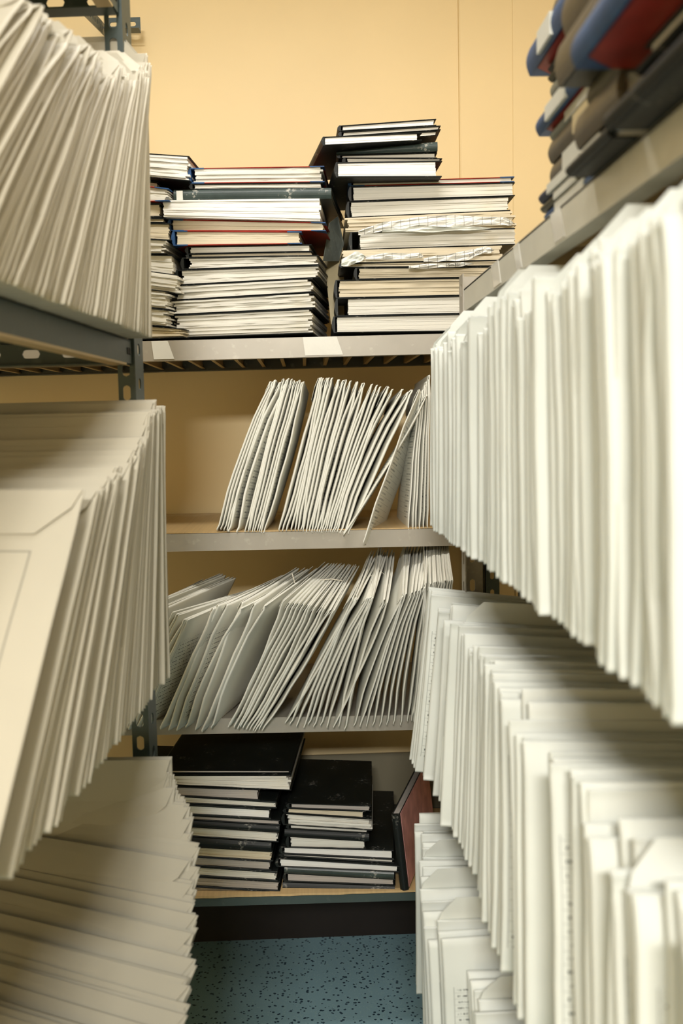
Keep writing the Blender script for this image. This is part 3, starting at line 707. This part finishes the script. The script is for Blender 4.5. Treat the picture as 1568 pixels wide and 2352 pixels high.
# books on the right rack top shelf, spines toward the aisle
def rstack(y1, y0, x, z, rows):
    """y1 far end, y0 near end; rows (thickness, protrusion, near, far, colour, label-spec, text)"""
    for (th, pr, dn, df, cov, spn, lb, txt) in rows:
        ya, yb = y0+dn, y1+df; W = yb-ya
        # local x runs along -Y (far end is left seen from the aisle)
        mw = Matrix.Translation((x-pr, (ya+yb)/2, z)) @ Matrix.Rotation(rad(-90), 4, 'Z')
        kw = dict(cover=cov, spine='F')
        if spn == 'pages': kw = dict(cover=cov, spine='B', pages='pagesw', rag=.8)
        if spn in ('blue', 'navy'): kw['spinec'] = spn; kw['corners'] = 'blue'; kw['rag'] = .6
        book(mw, W, .30, th, th, 0, 0, txt, spl=lb, board=.0022, **kw)
        z += th
    return z
TA = "in the right rack's far book stack"
rstack(1.13, .93, .282, 1.531, [
    (.012, .004, 0, 0, 'blue', 'blue', (.25, .8, 'lbl'), 'blue book with white label at the bottom '+TA),
    (.010, .006, 0, .01, 'olive', 'F', (.3, .7, 'lbl'), 'dark olive thin book second from the bottom '+TA),
    (.013, .008, 0, .01, 'blue', 'navy', (.2, .8, 'lbl'), 'navy labelled book third from the bottom '+TA),
    (.026, .0, 0, -.01, 'brown', 'F', (.3, .75, 'lbl'), 'taupe book with long white label '+TA),
    (.024, .002, .0, -.01, 'brown', 'F', (.55, .95, 'tape'), 'taupe taped book in the middle '+TA),
    (.013, .0, 0, -.01, 'greyc', 'F', (.35, .9, 'lbl'), 'grey green labelled book in the middle '+TA),
    (.020, .010, 0, .015, 'red', 'blue', (.22, .6, 'lbl'), 'lower jutting red and blue ledger '+TA),
    (.011, .0, 0, -.01, 'brown', 'F', None, 'plain taupe thin book above the jutting ledger '+TA),
    (.019, .0, 0, -.012, 'greyc', 'F', (.4, .8, 'lbl'), 'grey labelled book below two thin dark ones '+TA),
    (.010, .002, 0, -.01, 'olive', 'F', None, 'thin olive book near the upper ledger '+TA),
    (.009, .002, 0, -.01, 'black', 'F', None, 'thin black book touching the upper ledger '+TA),
    (.030, .018, 0, .025, 'red', 'blue', (.25, .5, 'lbl'), 'upper jutting red and blue ledger '+TA),
    (.034, .0, 0, -.02, 'brown', 'F', None, 'thick taupe book above the upper ledger '+TA),
])
TB = "in the right rack's middle book stack"
rstack(.925, .80, .262, 1.531, [
    (.012, .014, 0, 0, 'black', 'F', None, 'black book at the bottom '+TB),
    (.012, .0, 0, 0, 'navy', 'navy', (.1, .5, 'lbl'), 'navy book second from the bottom '+TB),
    (.030, .006, 0, 0, 'brown', 'F', None, 'thick taupe book level with the red ledger '+TB),
    (.022, .0, 0, -.02, 'olive', 'F', None, 'olive book in the middle '+TB),
    (.036, .026, 0, -.01, 'brown', 'F', None, 'thickest taupe book '+TB),
    (.008, .012, 0, -.015, 'black', 'F', None, 'thin black book second from the top '+TB),
    (.034, .020, 0, -.01, 'brown', 'F', None, 'taupe book at the top '+TB),
])
TC = "in the right rack's nearest book stack"
rstack(.78, .42, .255, 1.531, [
    (.014, .016, 0, 0, 'black', 'F', None, 'black book at the bottom '+TC),
    (.013, .0, 0, -.04, 'black', 'pages', None, 'black book with white page edge, lower of two '+TC),
    (.007, .005, 0, -.04, 'black', 'F', None, 'thin black book between the two white edged ones '+TC),
    (.018, .0, 0, -.03, 'black', 'pages', None, 'black book with white page edge, upper of two '+TC),
    (.026, .036, .06, .018, 'red', 'blue', None, 'large red ledger with blue spine jutting out at the upper right'),
    (.026, .008, .10, .02, 'black', 'pages', None, 'black book with white page edge resting on the large red ledger'),
])
# ------------------------------------------------------------------ liners and papers
def lined(k, x0, x1, th, y0, label):
    bm = bmesh.new(); n = 40; rr = random.Random(k)
    top = []; 
    P = []
    for i in range(n+1):
        x = x0+(x1-x0)*i/n; P.append((x, y0+rr.uniform(-.0015, .0015)))
    P += [(x1, WY-.03), (x0, WY-.03)]
    A = [bm.verts.new((x, y, shz(k, x)+.0002)) for x, y in P]; B = [bm.verts.new((x, y, shz(k, x)+th)) for x, y in P]
    for i in range(len(P)): bm.faces.new((A[i], A[(i+1) % len(P)], B[(i+1) % len(P)], B[i]))
    bm.faces.new(A); bm.faces.new(B)
    tag(mobj('cardboard_sheet', bm, M['card']), label, 'cardboard')
lined(1, -.6, .44, .0025, BF+.001, 'tan cardboard sheet lining the second back shelf, bare at its left')
lined(3, -.6, .44, .005, BF-.001, 'tan cardboard sheet with frayed front edge lining the lowest back shelf')
def crumple(pts, w, label, seed, mat='white_q', Y=2.008):
    """crumpled strip along photo points, w = height in metres"""
    rr = random.Random(seed); P = []
    for (a, b) in zip(pts, pts[1:]):
        for i in range(8): P.append((a[0]+(b[0]-a[0])*i/8, a[1]+(b[1]-a[1])*i/8))
    P.append(pts[-1]); bm = bmesh.new(); F_, B_ = [], []; nz = 5
    for i, p in enumerate(P):
        c = at(730+p[0]/3.0745, 250+p[1]/3.0745, Y); f = math.sin(math.pi*min(1, (i+1.2)/len(P)*1.02))**.4; rf, rb = [], []
        for j in range(nz+1):
            q = Vector((i*.22, j*.8, seed)); d = noise.noise(q)*.007
            v = c + Vector((rr.uniform(-.0004, .0004), d-.004 + rr.uniform(-.0004, .0004), (j/nz-.5)*w*f*(1+.5*noise.noise(q*.7))))
            rf.append(bm.verts.new(v)); rb.append(bm.verts.new(v+Vector((0, .0006, 0))))
        F_.append(rf); B_.append(rb)
    for i in range(len(P)-1):
        for j in range(nz):
            bm.faces.new((F_[i][j], F_[i+1][j], F_[i+1][j+1], F_[i][j+1])); bm.faces.new((B_[i][j], B_[i][j+1], B_[i+1][j+1], B_[i+1][j]))
        bm.faces.new((F_[i][0], B_[i][0], B_[i+1][0], F_[i+1][0])); bm.faces.new((F_[i][nz], F_[i+1][nz], B_[i+1][nz], B_[i][nz]))
    for q in (0, -1):
        for j in range(nz): bm.faces.new((F_[q][j], F_[q][j+1], B_[q][j+1], B_[q][j]))
    o = mobj('crumpled_sheet', bm, M[mat]); return tag(o, label, 'paper')
def m_grid():
    t = NT('printed_table_paper'); sp = t.n.new('ShaderNodeSeparateXYZ'); t.link(t.tc.outputs['Object'], sp.inputs[0])
    fx = t.math('FRACT', t.math('DIVIDE', sp.outputs[0], .018)); fz = t.math('FRACT', t.math('DIVIDE', t.math('ADD', sp.outputs[2], t.math('MULTIPLY', sp.outputs[0], -.12)), .0085))
    l = t.math('MAXIMUM', t.math('LESS_THAN', fx, .05), t.math('LESS_THAN', fz, .09))
    t.bump(t.noise(90, 4), .6, .002)
    return t.done(t.mix(t.math('MULTIPLY', l, .75), (.80, .79, .74), (.06, .07, .06)), .6, 0, .25)
M['grid'] = m_grid()
crumple([(285, 880), (480, 830), (700, 800), (1000, 795), (1300, 790), (1385, 815)], .020, 'long crumpled printed sheet stuffed above the very thick white book', 3, 'grid')
crumple([(450, 865), (700, 850), (1000, 848), (1230, 845)], .010, 'thin folded strip of paper under the long crumpled sheet', 6, 'white')
crumple([(165, 1090), (260, 1055), (330, 1045)], .020, 'small torn wad of paper at the left end of the lower crumpled sheets', 4, 'white')
crumple([(335, 1052), (500, 1046), (700, 1040), (745, 1045)], .012, 'folded white strip of paper left of the torn printed sheet', 5, 'grid')
crumple([(745, 1070), (900, 1055), (1050, 1040), (1180, 1000), (1240, 1000)], .016, 'torn printed table sheet sticking out of the right stack', 8, 'grid')
crumple([(640, 1120), (800, 1112), (1000, 1098), (1095, 1098)], .009, 'narrow printed table sheet below the torn one in the right stack', 9, 'grid')
# the legible printed words on the torn sheets
def words(txt, px, py, Y, size, tilt, parent_name=None):
    cu = bpy.data.curves.new('t', 'FONT'); cu.body = txt; cu.size = size; cu.extrude = .0002
    o = bpy.data.objects.new('t', cu); C.objects.link(o); bpy.context.view_layer.update()
    me = bpy.data.meshes.new_from_object(o); bpy.data.objects.remove(o); me.materials.clear(); me.materials.append(M['ink'])
    w = bpy.data.objects.new('printed_words', me); C.objects.link(w)
    w.matrix_world = Matrix.Translation(at(px, py, Y)) @ Matrix.Rotation(rad(tilt), 4, 'Y') @ Matrix.Rotation(rad(90), 4, 'X')
    return w
for lab, px, py, tl in (('torn printed table sheet sticking out', 1078, 590, -18), ('narrow printed table sheet below', 1029, 612, -4)):
    w = words('Sıra No.', px, py, 1.992, .0075, tl)
    host = [o for o in bpy.data.objects if o.get('label', '').startswith(lab)][0]
    w.parent = host; w.matrix_parent_inverse = host.matrix_world.inverted()
# grey sheet and yellow envelope standing between the two stacks
def sheet(name, pts, Ys, th, mat, label, cat, bulge=.0):
    P = [at(x, y, Y) for (x, y), Y in zip(pts, Ys)]
    bm = bmesh.new(); n = (P[1]-P[0]).cross(P[2]-P[0]).normalized()
    A = [bm.verts.new(p) for p in P]; B = [bm.verts.new(p+n*th) for p in P]; k = len(P)
    for i in range(k): bm.faces.new((A[i], A[(i+1) % k], B[(i+1) % k], B[i]))
    bm.faces.new(A); bm.faces.new(B)
    return tag(mobj(name, bm, M[mat]), label, cat)
sheet('torn_sheet', [(742, 600), (757, 512), (776, 497), (790, 560), (778, 600)], [2.09, 2.09, 2.12, 2.15, 2.15], .0012, 'greyc', 'grey torn sheet poking out between the two right stacks of the top back shelf', 'paper')
sheet('yellow_envelope', [(745, 600), (790, 590), (790, 740), (760, 745)], [2.16, 2.16, 2.12, 2.12], .003, 'tape', 'yellow brown envelope wedged upright between the two stacks of the top back shelf', 'envelope')
# slotted bracket at the wall, upper left
bm = bmesh.new(); a = at(242, 46, 2.40); b = at(322, 44, 2.40); L = (b-a).length
slotted(bm, L, .030, .002, .010, .020, L/2-.0001, a-Vector((0, 0, .026)), (b-a).normalized(), (0, 0, 1), (0, -1, 0))
box(bm, (a.x, 2.37, a.z-.029), (b.x, 2.402, a.z-.026))
tag(mobj('wall_bracket', bm, M['dark']), 'short slotted metal bracket fixed to the back wall at the upper left', 'bracket')
bm = bmesh.new(); a = at(186, 30, 1.9); b = at(240, 84, 2.462); d = (b-a)
slotted(bm, d.length, .028, .002, .010, .020, .05, a, d.normalized(), (0, 0, 1), (1, 0, 0))
tag(mobj('cross_brace', bm, M['dark']), 'slotted metal brace running from the left rack top back to the wall', 'brace')
# ------------------------------------------------------------------ envelopes beyond the 300 that show largest: one object
REST = set([0, 1, 2, 3, 4, 5, 7, 9, 10, 13, 15, 18, 19, 21, 22, 24, 28, 29, 32, 33, 40, 43, 44, 55, 66, 67, 68, 69, 70, 71, 72, 73, 74, 79, 81, 82, 83, 85, 86, 87, 88, 95, 99, 102, 119, 120, 136, 137, 138, 139, 140, 141, 142, 145, 146, 147, 148, 151, 152, 153, 154, 157, 164, 165, 168, 169, 170, 171, 172, 173, 174, 175, 176, 177, 178, 179, 180, 182, 184, 185, 186, 187, 190, 192, 194, 200, 211, 214, 231, 233, 242, 245, 247, 248, 250, 251, 252, 254, 259, 261, 262, 268, 271, 272, 273, 277, 278, 282, 284, 285, 286, 287, 295, 301, 303, 304, 305, 306, 307, 308, 309, 310, 311, 313, 314, 315, 316, 317, 318, 319, 320, 322, 323, 325, 327, 328, 329, 330, 334, 335, 336, 337, 339, 340, 341, 343, 346, 349, 351, 352, 353, 354, 356, 358, 361, 365, 366, 367, 370, 373, 374, 376, 380, 383, 384, 389, 395, 396, 407, 425, 426, 427, 428, 429, 430, 431, 432, 434, 435, 437, 438, 479, 481, 482, 483, 484, 485, 486, 487, 488])
if REST:
    bm = bmesh.new(); mats = []; gone = []
    bpy.context.view_layer.update()
    for i in sorted(REST):
        e = bpy.data.objects['file_envelope' + ('.%03d' % i if i else '')]
        for c in e.children:
            mt = c.data.materials[0]
            if mt not in mats: mats.append(mt)
            n0 = len(bm.verts); f0 = len(bm.faces)
            bm.from_mesh(c.data); bm.verts.ensure_lookup_table(); bm.faces.ensure_lookup_table()
            mw = e.matrix_world
            for v in bm.verts[n0:]: v.co = mw @ v.co
            for f in bm.faces[f0:]: f.material_index = mats.index(mt)
            gone.append(c)
        gone.append(e)
    me = bpy.data.meshes.new('packed_envelopes'); bm.to_mesh(me); bm.free()
    for mt in mats: me.materials.append(mt)
    o = bpy.data.objects.new('packed_envelopes', me); C.objects.link(o); o['kind'] = 'stuff'
    tag(o, 'further envelopes packed among the others on the racks, only slivers of them showing', 'envelope')
    for g in gone: bpy.data.objects.remove(g)
# ------------------------------------------------------------------ light
def area(name, loc, sx, sy, power, col, rot=(0, 0, 0)):
    l = bpy.data.lights.new(name, 'AREA'); l.shape = 'RECTANGLE'; l.size = sx; l.size_y = sy; l.energy = power; l.color = col
    o = bpy.data.objects.new(name, l); o.location = loc; o.rotation_euler = rot; C.objects.link(o); return o
area('ceiling_tube_light', (-.10, 1.45, 2.47),   .9, .22, 13, (1, .97, .92))
area('ceiling_tube_light_aisle', (-.18, .1, 2.47), .16, 1.0, 7, (1, .97, .92))
area('ceiling_tube_light_entrance', (-.22, -2.0, 2.41), .6, .3, 112, (1, .97, .92), (rad(27), 0, 0))
w = bpy.data.worlds.new('World'); bpy.context.scene.world = w; w.use_nodes = True
w.node_tree.nodes['Background'].inputs[0].default_value = (.9, .92, 1, 1); w.node_tree.nodes['Background'].inputs[1].default_value = .2
# ------------------------------------------------------------------ camera
cam = bpy.data.cameras.new('camera'); co = bpy.data.objects.new('camera', cam); C.objects.link(co)
cam.sensor_fit = 'VERTICAL'; cam.sensor_height = 36; cam.sensor_width = 24; cam.lens = 35; cam.clip_start = .01
m = Matrix((rgt, upv, -fwd)).transposed().to_4x4(); m.translation = CAM; co.matrix_world = m
cam.dof.use_dof = True; cam.dof.focus_distance = 2.03; cam.dof.aperture_fstop = 4.8
sc = bpy.context.scene; sc.camera = co
sc.view_settings.view_transform = 'Standard'; sc.view_settings.look = 'None'; sc.view_settings.gamma = 1; sc.view_settings.use_curve_mapping = False
sc.view_settings.exposure = 0.12
print('ENVELOPES', cnt, 'BOOKS', BOOKN)
